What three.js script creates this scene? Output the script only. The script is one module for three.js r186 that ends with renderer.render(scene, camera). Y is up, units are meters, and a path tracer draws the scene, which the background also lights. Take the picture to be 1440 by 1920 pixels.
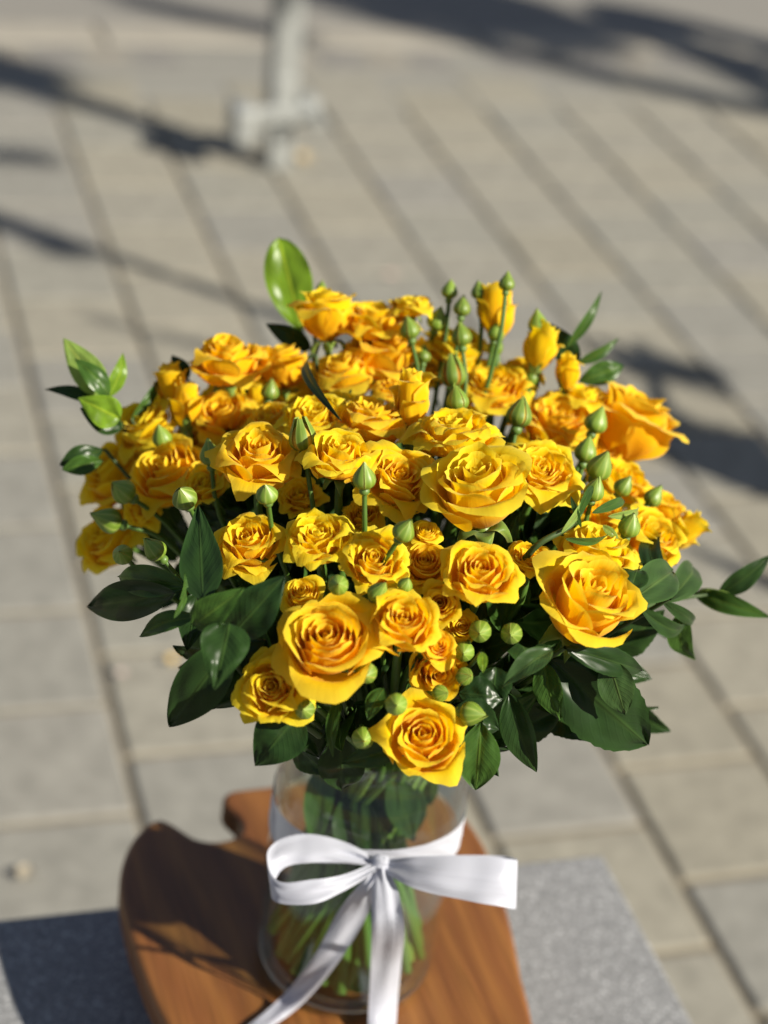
import * as THREE from 'three';
import { mergeGeometries } from 'three/addons/utils/BufferGeometryUtils.js';
import { ImprovedNoise } from 'three/addons/math/ImprovedNoise.js';
import { RoundedBoxGeometry } from 'three/addons/geometries/RoundedBoxGeometry.js';

// ------------------------------------------------------------------ camera, sky, sun, exposure
const F = 3400, PITCH = THREE.MathUtils.degToRad(32), ROLL = THREE.MathUtils.degToRad(9), YAW = THREE.MathUtils.degToRad(-21);
const BENCH = 0.456, BOARD = 0.53, EYE = 1.428;
const V3 = (x, y, z) => new THREE.Vector3(x, y, z);
const scene = new THREE.Scene();
const camera = new THREE.PerspectiveCamera(THREE.MathUtils.radToDeg(2 * Math.atan(960 / F)), 0.75, 0.05, 900);
const fwd = V3(0, -Math.sin(PITCH), -Math.cos(PITCH)), up0 = V3(0, Math.cos(PITCH), -Math.sin(PITCH)), rt0 = V3(1, 0, 0);
const rt = rt0.clone().multiplyScalar(Math.cos(ROLL)).addScaledVector(up0, Math.sin(ROLL));
const up = rt0.clone().multiplyScalar(-Math.sin(ROLL)).addScaledVector(up0, Math.cos(ROLL));
camera.position.set(0, EYE, 0);
camera.up.copy(up); camera.lookAt(camera.position.clone().add(fwd));
camera.focus = 0.94; camera.userData.fStop = 3.9;
scene.add(camera);

const EL = THREE.MathUtils.degToRad(33);
const SUN = V3(0.92 * Math.cos(EL), Math.sin(EL), 0.39 * Math.cos(EL)).normalize();
{ // clear sky, a little brighter and whiter round the sun and along the horizon
  const w = 256, h = 128, d = new Float32Array(w * h * 4);
  for (let j = 0; j < h; j++) for (let i = 0; i < w; i++) {
    const el = ((j + 0.5) / h - 0.5) * Math.PI, az = ((i + 0.5) / w - 0.5) * 2 * Math.PI;
    const dir = V3(Math.cos(el) * Math.cos(az), Math.sin(el), Math.cos(el) * Math.sin(az));
    const t = Math.pow(Math.max(0, 1 - Math.max(0, Math.sin(el))), 3), g = Math.pow(Math.max(0, dir.dot(SUN)), 6);
    const k = el < 0 ? 0.55 : 1, b = 0.118;
    d.set([k * b * (0.6 + 0.72 * t + 0.9 * g), k * b * (0.78 + 0.62 * t + 0.85 * g), k * b * (1.22 + 0.3 * t + 0.6 * g), 1], (j * w + i) * 4);
  }
  const sky = new THREE.DataTexture(d, w, h, THREE.RGBAFormat, THREE.FloatType);
  sky.mapping = THREE.EquirectangularReflectionMapping; sky.magFilter = THREE.LinearFilter; sky.needsUpdate = true;
  scene.background = sky; scene.environment = sky;
}
const sun = new THREE.DirectionalLight(new THREE.Color().setRGB(1, 0.925, 0.80), 4.6);
sun.position.copy(SUN).multiplyScalar(12).add(V3(0, 0.5, -1.5)); sun.target.position.set(0, 0.5, -1.5);
sun.castShadow = true; sun.shadow.mapSize.set(4096, 4096); sun.shadow.radius = 1.6;
Object.assign(sun.shadow.camera, { left: -6, right: 6, top: 6, bottom: -6, near: 0.5, far: 40 });
scene.add(sun, sun.target);
const renderer = new THREE.WebGLRenderer({ antialias: true });
renderer.shadowMap.enabled = true;
renderer.toneMapping = THREE.LinearToneMapping;
renderer.toneMappingExposure = 1.62;

// ------------------------------------------------------------------ helpers
function rng(a) { return () => { a |= 0; a = a + 0x6D2B79F5 | 0; let t = Math.imul(a ^ a >>> 15, 1 | a); t = t + Math.imul(t ^ t >>> 7, 61 | t) ^ t; return ((t ^ t >>> 14) >>> 0) / 4294967296; }; }
const noise = new ImprovedNoise(), ns = (x, y, z) => noise.noise(x, y, z);
const lerp = (a, b, t) => a + (b - a) * t, clamp = (x, a, b) => Math.min(b, Math.max(a, x));
const sstep = (a, b, x) => { const t = clamp((x - a) / (b - a), 0, 1); return t * t * (3 - 2 * t); };
const used = {};
function numbered(n) { used[n] = (used[n] || 0) + 1; return used[n] === 1 ? n : n + '_' + String(used[n] - 1).padStart(3, '0'); }
function tag(o, label, category, group) { o.userData.label = label; o.userData.category = category; if (group) o.userData.group = group; return o; }
function thing(name, pos, label, category, group) { const g = new THREE.Group(); g.name = numbered(name); g.position.copy(pos); scene.add(g); return tag(g, label, category, group); }
function mesh(name, geo, mat, parent = scene) { const m = new THREE.Mesh(geo, mat); m.name = parent === scene ? numbered(name) : name; m.castShadow = m.receiveShadow = true; parent.add(m); return m; }
function local(geo, group) { group.updateMatrixWorld(true); return geo.applyMatrix4(group.matrixWorld.clone().invert()); }   // world geometry into a group's axes
const EYEV = camera.position.clone();
const ray = (x, y) => fwd.clone().addScaledVector(rt, (x - 720) / F).addScaledVector(up, -(y - 960) / F);
const at = (x, y, d) => EYEV.clone().addScaledVector(ray(x, y), d);
const onY = (x, y, h) => { const r = ray(x, y); return EYEV.clone().addScaledVector(r, (h - EYE) / r.y); };
const rgb = (r, g, b) => new THREE.Color().setRGB(r, g, b);
// a grid surface: fn(u in -1..1, v in 0..1) -> [x, y, z, colour?]
function grid(nu, nv, fn, colored) {
  const p = [], uv = [], c = [], ix = [];
  for (let j = 0; j <= nv; j++) for (let i = 0; i <= nu; i++) {
    const u = i / nu * 2 - 1, v = j / nv, q = fn(u, v);
    p.push(q[0], q[1], q[2]); uv.push(i / nu, v); if (colored) c.push(q[3], q[4], q[5]);
  }
  for (let j = 0; j < nv; j++) for (let i = 0; i < nu; i++) { const a = j * (nu + 1) + i, b = a + nu + 1; ix.push(a, a + 1, b, a + 1, b + 1, b); }
  const g = new THREE.BufferGeometry();
  g.setAttribute('position', new THREE.Float32BufferAttribute(p, 3)); g.setAttribute('uv', new THREE.Float32BufferAttribute(uv, 2));
  if (colored) g.setAttribute('color', new THREE.Float32BufferAttribute(c, 3));
  g.setIndex(ix); g.computeVertexNormals(); return g;
}
function tube(pts, r0, r1, seg = 20, rad = 7) {
  const c = new THREE.CatmullRomCurve3(pts, false, 'centripetal'), g = new THREE.TubeGeometry(c, seg, 1, rad, false), p = g.attributes.position;
  for (let j = 0; j <= seg; j++) { const o = c.getPointAt(j / seg), r = lerp(r0, r1, j / seg); for (let i = 0; i <= rad; i++) { const k = j * (rad + 1) + i; p.setXYZ(k, o.x + (p.getX(k) - o.x) * r, o.y + (p.getY(k) - o.y) * r, o.z + (p.getZ(k) - o.z) * r); } }
  return g;
}
function tex(w, h, fn, srgb, rx = 1, ry = 1) {
  const d = new Uint8Array(w * h * 4);
  for (let j = 0; j < h; j++) for (let i = 0; i < w; i++) { const q = fn(i / w, j / h, i, j); for (let k = 0; k < 3; k++) d[(j * w + i) * 4 + k] = clamp(q[k] * 255, 0, 255); d[(j * w + i) * 4 + 3] = 255; }
  const t = new THREE.DataTexture(d, w, h); t.magFilter = THREE.LinearFilter; t.wrapS = t.wrapT = THREE.RepeatWrapping; t.repeat.set(rx, ry);
  if (srgb) t.colorSpace = THREE.SRGBColorSpace; t.needsUpdate = true; return t;
}
const fbm = (x, y, z, o = 4) => { let s = 0, a = 0.5; for (let k = 0; k < o; k++) { s += a * ns(x, y, z); x *= 2.03; y *= 2.03; z += 7.1; a *= 0.5; } return s; };
const std = o => new THREE.MeshStandardMaterial({ side: THREE.DoubleSide, ...o });
const phys = o => new THREE.MeshPhysicalMaterial({ side: THREE.DoubleSide, ...o });

// ------------------------------------------------------------------ materials
const stoneTex = tex(512, 512, (u, v) => { const n = fbm(u * 7, v * 7, 1.3, 5), m = ns(u * 90, v * 90, 4), s = ns(u * 190, v * 190, 8); const k = 0.82 + 0.3 * n + 0.1 * m + 0.1 * s; return [k, k * 0.995, k * 0.985]; });
const stoneBump = tex(512, 512, (u, v) => { const k = 0.5 + 0.3 * ns(u * 120, v * 120, 2) + 0.25 * ns(u * 40, v * 40, 5); return [k, k, k]; });
const paveMats = [[0.335, 0.322, 0.272], [0.322, 0.315, 0.272], [0.35, 0.332, 0.272], [0.305, 0.30, 0.268], [0.335, 0.316, 0.255], [0.315, 0.308, 0.276]].map((c, i) => {
  const t = stoneTex.clone(); t.offset.set(i * 0.17, i * 0.37); t.needsUpdate = true; return std({ color: rgb(...c), map: t, bumpMap: stoneBump, bumpScale: 0.0008, roughness: 0.92 }); });
const petalBump = tex(256, 128, (u, v) => { const k = 0.5 + 0.3 * ns(u * 46, v * 2.5, 1) + 0.22 * ns(u * 17, v * 5, 4); return [k, k, k]; });
const M = {
  sand: std({ color: rgb(0.25, 0.215, 0.155), map: stoneTex, roughness: 1 }),
  asphalt: std({ color: rgb(0.26, 0.25, 0.225), map: tex(256, 256, (u, v, i, j) => { const r = rng(i * 331 + j * 7919)(); const k = 0.7 + 0.45 * r; return [k, k, k]; }, false, 300, 300), roughness: 0.95 }),
  kerb: std({ color: rgb(0.40, 0.375, 0.32), map: stoneTex, roughness: 0.9 }),
  sett: std({ color: rgb(0.285, 0.275, 0.255), map: stoneTex, bumpMap: stoneBump, bumpScale: 0.002, roughness: 0.85 }),
  sett2: std({ color: rgb(0.36, 0.335, 0.285), map: stoneTex, bumpMap: stoneBump, bumpScale: 0.002, roughness: 0.85 }),
  granite: std({ color: 0xffffff, roughness: 0.6, map: (() => {
    const w = 1024, r = rng(77), a = new Float32Array(w * w).fill(0.33);
    for (let j = 0; j < w; j++) for (let i = 0; i < w; i++) a[j * w + i] = 0.25 + 0.07 * ns(i / 9, j / 9, 3) + 0.07 * (rng(i * 91 + j * 5171)() - 0.5);
    for (let k = 0; k < 16000; k++) { const x = r() * w, y = r() * w, s = 1 + r() * r() * 5, c = r() < 0.5 ? 0.13 + r() * 0.1 : 0.36 + r() * 0.2, e = 0.6 + r() * 0.8;
      for (let dy = -6; dy <= 6; dy++) for (let dx = -6; dx <= 6; dx++) if (dx * dx * e + dy * dy / e < s * s) a[((y + dy + w | 0) % w) * w + ((x + dx + w | 0) % w)] = c; }
    return tex(w, w, (u, v, i, j) => { const k = a[j * w + i]; return [k * 0.96, k * 0.98, k]; }, false, 1, 1);
  })() }),
  wood: phys({ roughness: 0.42, clearcoat: 0.25, clearcoatRoughness: 0.35, map: tex(1024, 1024, (u, v) => {
    const x = u * 13 + 1.5 * ns(u * 2.4, v * 1.3, 2) , ring = Math.abs((x + 0.25 * ns(u * 14, v * 2, 9)) % 1 - 0.5) * 2;
    const fine = ns(u * 260, v * 9, 1) * 0.5 + ns(u * 90, v * 4, 6) * 0.5, b = fbm(u * 4, v * 2, 5, 3);
    const k = clamp(0.78 + 0.26 * (Math.pow(ring, 1.6) - 0.45) + 0.3 * fine + 0.6 * b, 0.2, 1.35);
    return [0.275 * k, 0.112 * k * (0.92 + 0.1 * ring), 0.030 * k];
  }), bumpMap: tex(512, 512, (u, v) => { const k = 0.5 + 0.4 * ns(u * 160, v * 6, 3); return [k, k, k]; }), bumpScale: 0.0003 }),
  glass: phys({ color: rgb(0.965, 0.985, 0.975), transmission: 1, thickness: 0, roughness: 0.0, ior: 1.45 }),
  solidGlass: phys({ color: rgb(0.95, 0.985, 0.97), transmission: 1, thickness: 0.02, roughness: 0.0, ior: 1.5, attenuationColor: rgb(0.6, 0.8, 0.72), attenuationDistance: 0.1 }),
  water: phys({ color: rgb(0.95, 0.985, 0.95), transmission: 1, thickness: 0, roughness: 0.0, ior: 1.15 }),
  satin: phys({ color: rgb(0.56, 0.585, 0.68), roughness: 1, transmission: 0.22, thickness: 0, clearcoat: 0.35, clearcoatRoughness: 0.35, bumpMap: tex(256, 64, (u, v) => { const k = 0.5 + 0.35 * ns(u * 60, v * 3, 1) + 0.15 * ns(u * 9, v * 2, 4); return [k, k, k]; }), bumpScale: 0.0004 }),
  petal: phys({ color: 0xffffff, vertexColors: true, roughness: 1, transmission: 0.45, thickness: 0, specularIntensity: 0.25, bumpMap: petalBump, bumpScale: 0.00018 }),
  sepal: phys({ color: 0xffffff, vertexColors: true, roughness: 1, transmission: 0.15, thickness: 0, clearcoat: 0.3, clearcoatRoughness: 0.4 }),
  budGreen: phys({ color: 0xffffff, vertexColors: true, roughness: 0.5, clearcoat: 0.25, clearcoatRoughness: 0.35 }),
  stem: std({ color: rgb(0.07, 0.15, 0.018), roughness: 0.55 }),
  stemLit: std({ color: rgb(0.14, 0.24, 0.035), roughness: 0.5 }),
  stemDark: std({ color: rgb(0.045, 0.085, 0.02), roughness: 0.6 }),
  galv: std({ color: rgb(0.43, 0.45, 0.44), roughness: 0.5, metalness: 0.2, map: stoneTex }),
  bark: std({ color: rgb(0.16, 0.12, 0.09), roughness: 0.95, map: stoneTex }),
  label: std({ color: rgb(0.45, 0.6, 0.75), roughness: 0.5 }),
};
const leafVein = tex(128, 256, (u, v) => { const x = Math.abs(u - 0.5) * 2, m = Math.exp(-x * x * 500), ph = (v * 11 - x * 3.4), s = Math.pow(Math.abs(Math.cos(ph * Math.PI)), 26) * sstep(0.03, 0.2, x) * (1 - x * 0.6); const k = 0.55 - 0.5 * m - 0.28 * s + 0.06 * ns(u * 30, v * 40, 1); return [k, k, k]; });
const leafMats = {
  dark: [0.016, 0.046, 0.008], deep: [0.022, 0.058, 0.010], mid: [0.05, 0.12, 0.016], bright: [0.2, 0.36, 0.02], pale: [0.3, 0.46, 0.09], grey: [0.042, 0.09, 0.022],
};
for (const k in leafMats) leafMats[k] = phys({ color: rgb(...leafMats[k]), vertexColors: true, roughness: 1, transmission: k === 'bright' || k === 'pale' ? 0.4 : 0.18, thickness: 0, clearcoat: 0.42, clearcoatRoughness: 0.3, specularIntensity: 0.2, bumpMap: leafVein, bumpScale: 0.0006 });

// ------------------------------------------------------------------ ground: sand bed, paving stones, border setts, kerb, road
const DS = V3(Math.sin(YAW), 0, -Math.cos(YAW)), DJ = V3(Math.cos(YAW), 0, Math.sin(YAW));
function sheet(name, y, x0, x1, z0, z1, mat, rep, frame) {
  const g = new THREE.PlaneGeometry(x1 - x0, z1 - z0); g.rotateX(-Math.PI / 2); g.translate((x0 + x1) / 2, 0, (z0 + z1) / 2);
  const uv = g.attributes.uv; for (let i = 0; i < uv.count; i++) uv.setXY(i, uv.getX(i) * (x1 - x0) / rep, uv.getY(i) * (z1 - z0) / rep);
  const m = mesh(name, g, mat); m.position.y = y; if (frame) m.rotation.y = frame; m.userData.kind = 'structure'; m.castShadow = false; return m;
}
sheet('ground', -0.0075, -400, 400, -400, 400, M.sand, 0.8);
const pavement = new THREE.Group(); pavement.name = 'pavement'; pavement.userData.kind = 'structure'; scene.add(pavement);
pavement.rotation.y = -YAW;   // local x runs across the seams, local -z along them
const kerbA = onY(0, 78, 0), kerbB = onY(1440, 98, 0);          // the inner edge of the kerb seen across the top of the photograph
const kdir = kerbB.clone().sub(kerbA).normalize(), kper = V3(kdir.z, 0, -kdir.x);   // kper points to the road
if (kper.z > 0) kper.negate();
{
  const r = rng(5), geos = [];
  for (let k = 0; k < 3; k++) { const g = new RoundedBoxGeometry(0.191, 0.06, 0.191, 2, 0.006); geos.push(g); }
  const half = new RoundedBoxGeometry(0.191, 0.06, 0.091, 2, 0.006);
  const OFF = 0.95, ROW = 1.238;
  for (let i = -9; i <= 8; i++) for (let j = -3; j <= 19; j++) {
    const x = OFF + 0.2 * i + 0.1, along = ROW + 0.2 * j + 0.1 + (i & 1 ? 0 : 0.1);
    const w = DJ.clone().multiplyScalar(x).addScaledVector(DS, along);
    const toKerb = w.clone().sub(kerbA).dot(kper);
    if (toKerb > -0.27) continue;
    const lo = w.clone().sub(EYEV), f = lo.dot(fwd), px = 720 + F * lo.dot(rt) / f, py = 960 - F * lo.dot(up) / f;
    if (f < 0.3 || px < -420 || px > 1900 || py > 2500) continue;
    const m = mesh('paving_stone', geos[(i * 7 + j * 3 + 300) % 3], paveMats[r() * 6 | 0], pavement);
    m.position.set(x, -0.03 - r() * 0.002, -along); m.rotation.set((r() - 0.5) * 0.006, (r() * 4 | 0) * Math.PI / 2 + (r() - 0.5) * 0.012, (r() - 0.5) * 0.006);
  }
}
{ // border of small setts, flush kerb stones, road
  const r = rng(9), b = new THREE.Group(); b.name = 'kerb'; b.userData.kind = 'structure'; scene.add(b);
  const g1 = new RoundedBoxGeometry(0.108, 0.06, 0.13, 2, 0.008), g2 = new RoundedBoxGeometry(0.49, 0.16, 0.14, 2, 0.008), ang = Math.atan2(-kdir.z, kdir.x);
  for (let i = -6; i < 26; i++) { const m = mesh('sett', g1, i & 1 ? M.sett : M.sett2, b); m.position.copy(kerbA).addScaledVector(kdir, i * 0.116).addScaledVector(kper, -0.085); m.position.y = -0.031 - r() * 0.003; m.rotation.y = ang + (r() - 0.5) * 0.03; }
  for (let i = -3; i < 7; i++) { const m = mesh('kerb_stone', g2, M.kerb, b); m.position.copy(kerbA).addScaledVector(kdir, i * 0.5).addScaledVector(kper, 0.075); m.position.y = -0.08; m.rotation.y = ang; }
  const mg = new THREE.PlaneGeometry(8, 0.42); mg.rotateX(-Math.PI / 2); const mo = mesh('mortar_bed', mg, paveMats[3], b); mo.position.copy(kerbA).addScaledVector(kper, -0.21); mo.position.y = -0.0035; mo.rotation.y = ang;
  const g = new THREE.PlaneGeometry(300, 150); g.rotateX(-Math.PI / 2); const road = mesh('road', g, M.asphalt); road.userData.kind = 'structure'; road.castShadow = false;
  road.position.copy(kerbA).addScaledVector(kper, 75.148); road.position.y = -0.0045; road.rotation.y = ang;
}

// ------------------------------------------------------------------ granite bench, wooden board
{
  const bench = thing('granite_bench', onY(1130, 1600, BENCH).setY(0), 'speckled grey granite bench block under the wooden board', 'bench');
  bench.rotation.y = -YAW;
  const slab = new RoundedBoxGeometry(1.7, 0.07, 0.44, 3, 0.004); slab.translate(-0.85, BENCH - 0.035, 0.22);
  const p = slab.attributes.position, uv = slab.attributes.uv; for (let i = 0; i < p.count; i++) uv.setXY(i, (p.getX(i) + p.getY(i)) / 0.3, (p.getZ(i) + p.getY(i)) / 0.3);
  mesh('seat', slab, M.granite, bench);
  for (const x of [-0.25, -1.45]) { const g = new RoundedBoxGeometry(0.2, BENCH - 0.07, 0.34, 2, 0.005); g.translate(x, (BENCH - 0.07) / 2, 0.22); mesh('leg', g, M.granite, bench); }
}
const VB = EYEV.clone().add(V3(0.01927, -0.898, -0.875)); VB.y = BOARD;
{
  const bd = thing('wooden_board', V3(VB.x, BENCH, VB.z), 'brown wooden serving board with lobed shoulders and flared handle under the vase', 'serving board');
  bd.rotation.y = -YAW + 0.035;
  const s = new THREE.Shape(), c = (ax, ay, bx, by, x, y) => s.bezierCurveTo(ax, ay, bx, by, x, y);
  s.moveTo(0, 0.174); s.lineTo(-0.030, 0.174);
  c(-0.041, 0.173, -0.044, 0.166, -0.041, 0.157); c(-0.036, 0.147, -0.033, 0.139, -0.038, 0.130); c(-0.045, 0.121, -0.062, 0.121, -0.072, 0.130);
  c(-0.079, 0.138, -0.083, 0.149, -0.092, 0.153); c(-0.108, 0.152, -0.129, 0.122, -0.134, 0.088); c(-0.138, 0.05, -0.136, 0.0, -0.128, -0.04); c(-0.118, -0.11, -0.08, -0.185, 0, -0.19);
  c(0.078, -0.185, 0.105, -0.11, 0.115, -0.04); c(0.126, 0.0, 0.134, 0.045, 0.136, 0.085); c(0.135, 0.12, 0.124, 0.150, 0.106, 0.156);
  c(0.092, 0.152, 0.084, 0.140, 0.076, 0.130); c(0.066, 0.122, 0.046, 0.121, 0.040, 0.130); c(0.035, 0.139, 0.038, 0.147, 0.043, 0.157); c(0.046, 0.166, 0.043, 0.173, 0.032, 0.174); s.lineTo(0, 0.174);
  const g = new THREE.ExtrudeGeometry(s, { depth: 0.015, bevelEnabled: true, bevelThickness: 0.005, bevelSize: 0.005, bevelOffset: -0.005, bevelSegments: 4, curveSegments: 16 });
  g.translate(0, 0, BOARD - BENCH - 0.02 - 0.0005); const p = g.attributes.position, uv = g.attributes.uv;
  for (let i = 0; i < p.count; i++) uv.setXY(i, p.getX(i) / 0.34 + 0.5 + p.getZ(i) * 1.5, p.getY(i) / 0.34 + 0.5);
  g.rotateX(-Math.PI / 2); mesh('board', g, M.wood, bd);
  for (const [x, z] of [[-0.07, -0.08], [0.07, -0.08], [-0.05, 0.1], [0.05, 0.1]]) { const f = new THREE.LatheGeometry([[0, 0.0005], [0.012, 0.0005], [0.016, 0.006], [0.014, 0.02], [0.02, 0.04], [0.022, 0.0495]].map(q => new THREE.Vector2(...q)), 20); f.translate(x, 0, z); mesh('foot', f, M.wood, bd); }
}

// ------------------------------------------------------------------ glass jar, water
const RV = 0.0602, RISE = 0.034;
{
  const v = thing('glass_vase', VB, 'clear glass jar vase full of green stems, tied with a white bow', 'vase');
  const o = [[0, 0.001], [0.052, 0.001], [0.057, 0.003], [RV - 0.0005, 0.009], [RV, 0.02], [RV, 0.06], [RV, 0.118], [0.0588, 0.130], [0.0555, 0.141], [0.0515, 0.149], [0.0500, 0.156], [0.0512, 0.165], [0.0525, 0.170], [0.0515, 0.1722], [0.0495, 0.1715], [0.0475, 0.165], [0.047, 0.156], [0.0485, 0.1485], [0.053, 0.139], [0.0562, 0.129], [0.0574, 0.118], [0.0574, 0.06], [0.0572, 0.022], [0.054, 0.0155], [0, 0.0145]];
  const c = new THREE.SplineCurve(o.map(q => new THREE.Vector2(q[0], q[1] + RISE * sstep(0.06, 0.118, q[1])))), g = new THREE.LatheGeometry(c.getPoints(110).map(q => new THREE.Vector2(Math.max(0, q.x), q.y)), 72);
  mesh('jar', g, M.glass, v);
  const ring = new THREE.TorusGeometry(0.0535, 0.0042, 10, 72); ring.rotateX(Math.PI / 2); ring.translate(0, 0.0085, 0); mesh('base_ring', ring, M.solidGlass, v);
  const w = new THREE.LatheGeometry([[0, 0.0158], [0.053, 0.0168], [0.0565, 0.024], [0.0567, 0.06], [0.0567, 0.122], [0.0555, 0.1212], [0, 0.1212]].map(q => new THREE.Vector2(...q)), 48);
  const wm = mesh('vase_water', w, M.water); wm.position.copy(VB); wm.userData.kind = 'stuff'; tag(wm, 'clear water standing in the glass jar vase', 'water');
}
function cyl(x, y, r) { const d = ray(x, y), ox = EYEV.x - VB.x, oz = EYEV.z - VB.z, a = d.x * d.x + d.z * d.z, b = ox * d.x + oz * d.z, c = ox * ox + oz * oz - r * r, q = b * b - a * c; return q < 0 ? -b / a : (-b - Math.sqrt(q)) / a; }
const front = (x, y, off = 0.004) => { const d = ray(x, y); return Math.min(cyl(x, y, RV + off), (BOARD + off - EYE) / d.y); };

// ------------------------------------------------------------------ white satin bow
{
  const bow = thing('ribbon_bow', VB, 'white satin ribbon bow tied around the glass vase', 'ribbon bow');
  const kd = front(714, 1616, 0.006);
  function strip(rows, name, seed) {   // rows of [xa, ya, towards the camera, xb, yb, towards the camera]; 'towards' in metres from the knot or null to lie on the jar
    const P = (x, y, t) => at(x, y, t === null ? front(x, y, 0.005) : kd - t);
    const A = new THREE.CatmullRomCurve3(rows.map(q => P(q[0], q[1], q[2])), false, 'centripetal'), B = new THREE.CatmullRomCurve3(rows.map(q => P(q[3], q[4], q[5])), false, 'centripetal');
    const n = rows.length - 1, g = grid(10, n * 12, (u, v) => {
      const a = A.getPoint(v), b = B.getPoint(v), p = a.lerp(b, (u + 1) / 2), w = a.distanceTo(b);
      p.addScaledVector(fwd, 0.0022 * ns(u * 1.4 + seed, v * n * 1.1, seed * 3.1) + 0.0012 * Math.sin(u * 3 + v * 9 + seed) - 0.0015 * (1 - u * u) + 0.0013 * Math.sin(u * 7 + seed) * (name === 'loop' ? Math.pow(Math.abs(v - 0.5) * 2, 3) : Math.pow(1 - v, 3)));
      return [p.x, p.y, p.z];
    });
    return mesh(name, local(g, bow), M.satin, bow);
  }
  strip([[706, 1608, 0.004, 708, 1626, 0.008], [650, 1580, 0.004, 640, 1618, 0.010], [580, 1564, 0.006, 580, 1618, 0.014], [527, 1574, 0.01, 530, 1630, 0.018], [501, 1600, 0.02, 508, 1678, 0.026], [520, 1650, 0.032, 527, 1694, 0.036], [590, 1648, 0.034, 592, 1693, 0.038], [650, 1638, 0.024, 646, 1670, 0.028], [704, 1618, 0.010, 706, 1634, 0.012]], 'loop', 1);
  strip([[722, 1612, 0.008, 722, 1636, 0.010], [785, 1606, 0.020, 778, 1666, 0.024], [868, 1606, 0.024, 866, 1688, 0.028], [940, 1609, 0.022, 938, 1700, 0.026], [970, 1613, 0.012, 967, 1703, 0.016], [955, 1606, 0.0, 950, 1690, 0.004], [850, 1604, -0.002, 850, 1662, 0.002], [726, 1612, 0.002, 728, 1632, 0.004]], 'loop', 2);
  strip([[704, 1622, 0.008, 718, 1634, 0.008], [676, 1656, 0.010, 702, 1668, 0.012], [636, 1706, null, 688, 1718, null], [590, 1790, null, 634, 1804, null], [525, 1872, null, 556, 1892, null], [474, 1916, null, 500, 1932, null], [430, 1950, null, 452, 1962, null]], 'tail', 3);
  strip([[704, 1626, 0.010, 726, 1626, 0.010], [697, 1676, 0.014, 747, 1672, 0.016], [697, 1730, 0.012, 757, 1728, 0.016], [695, 1810, null, 752, 1810, null], [691, 1900, null, 744, 1900, null], [688, 1990, null, 740, 1990, null]], 'tail', 4);
  // the band round the jar dips to the knot in front
  const yaw0 = Math.atan2(at(714, 1616, kd).x - VB.x, at(714, 1616, kd).z - VB.z), hk = at(714, 1616, kd).y - BOARD;
  const band = grid(10, 140, (u, v) => {
    const th = (v - 0.5) * 2 * Math.PI, a = Math.abs(th), lift = -0.019 * sstep(0, 1.5, a) + 0.002 * Math.sin(th) * Math.min(1, a), hw = lerp(0.005, 0.0135, sstep(0.05, 1.2, a));
    const h = hk + lift + u * hw + 0.0012 * Math.sin(th * 3), rr = (h > 0.154 ? lerp(RV, 0.0556, sstep(0.154, 0.175, h)) : RV) + 0.0012 + 0.0006 * ns(th * 5, u * 2, 1);
    return [Math.sin(yaw0 + th) * rr, h, Math.cos(yaw0 + th) * rr];
  });
  mesh('band', band, M.satin, bow);
  const kn = new THREE.SphereGeometry(1, 24, 16); { const p = kn.attributes.position; for (let i = 0; i < p.count; i++) { const x = p.getX(i), y = p.getY(i), z = p.getZ(i), k = 1 + 0.12 * Math.cos(Math.atan2(y, z) * 7) + 0.1 * ns(x * 3, y * 3, z * 3); p.setXYZ(i, x * 0.0055 * (1 + 0.3 * y * y), y * 0.0052 * k, z * 0.005 * k); } kn.computeVertexNormals(); }
  const k = mesh('knot', kn, M.satin, bow); k.position.copy(at(714, 1618, kd - 0.008)).sub(VB);
}

// ------------------------------------------------------------------ the bouquet's shape
const BC = VB.clone().add(V3(0, 0.27, 0)), BR = V3(0.176, 0.138, 0.176);
function dome(x, y) {   // where the ray of a pixel meets the flowers' dome, and the way the dome faces there
  const d = ray(x, y), o = EYEV.clone().sub(BC).divide(BR), e = d.clone().divide(BR), a = e.dot(e), b = o.dot(e), c = o.dot(o) - 1, q = b * b - a * c;
  const t = q < 0 ? -b / a : (-b - Math.sqrt(q)) / a, p = EYEV.clone().addScaledVector(d, t);
  return { p, d: t, n: p.clone().sub(BC).divide(BR).divide(BR).normalize() };
}
const img = (a, b, c) => rt.clone().multiplyScalar(a).addScaledVector(up, b).addScaledVector(fwd, -c).normalize();
const NECK = VB.clone().add(V3(0, 0.165 + RISE, 0));
let stemNo = 0;
function stemPath(p, axis, deep) {
  const r = rng(400 + stemNo++), rel = p.clone().sub(NECK), az = Math.atan2(rel.x, rel.z), rad = Math.sqrt(clamp(Math.hypot(rel.x, rel.z) / 0.19, 0, 1)) * (0.75 + 0.3 * r());
  const a = az + (r() - 0.5) * 0.6, n = NECK.clone().add(V3(Math.sin(a) * (0.004 + 0.035 * rad), 0, Math.cos(a) * (0.004 + 0.035 * rad)));
  const pts = [p.clone(), p.clone().addScaledVector(axis, -0.022), p.clone().lerp(n, 0.55).addScaledVector(axis, -0.012), n];
  if (deep) { const b = a + Math.PI * (0.75 + 0.4 * r()), q = 0.006 + 0.044 * Math.sqrt(r()); pts.push(VB.clone().add(V3(Math.sin(b) * q * 0.72 + Math.sin(a) * 0.012, 0.09, Math.cos(b) * q * 0.72 + Math.cos(a) * 0.012)), VB.clone().add(V3(Math.sin(b) * q, 0.0175, Math.cos(b) * q))); }
  else pts.push(n.clone().add(V3(0, -0.03, 0)).lerp(VB.clone().setY(n.y - 0.03), 0.3));
  return pts;
}

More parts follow.
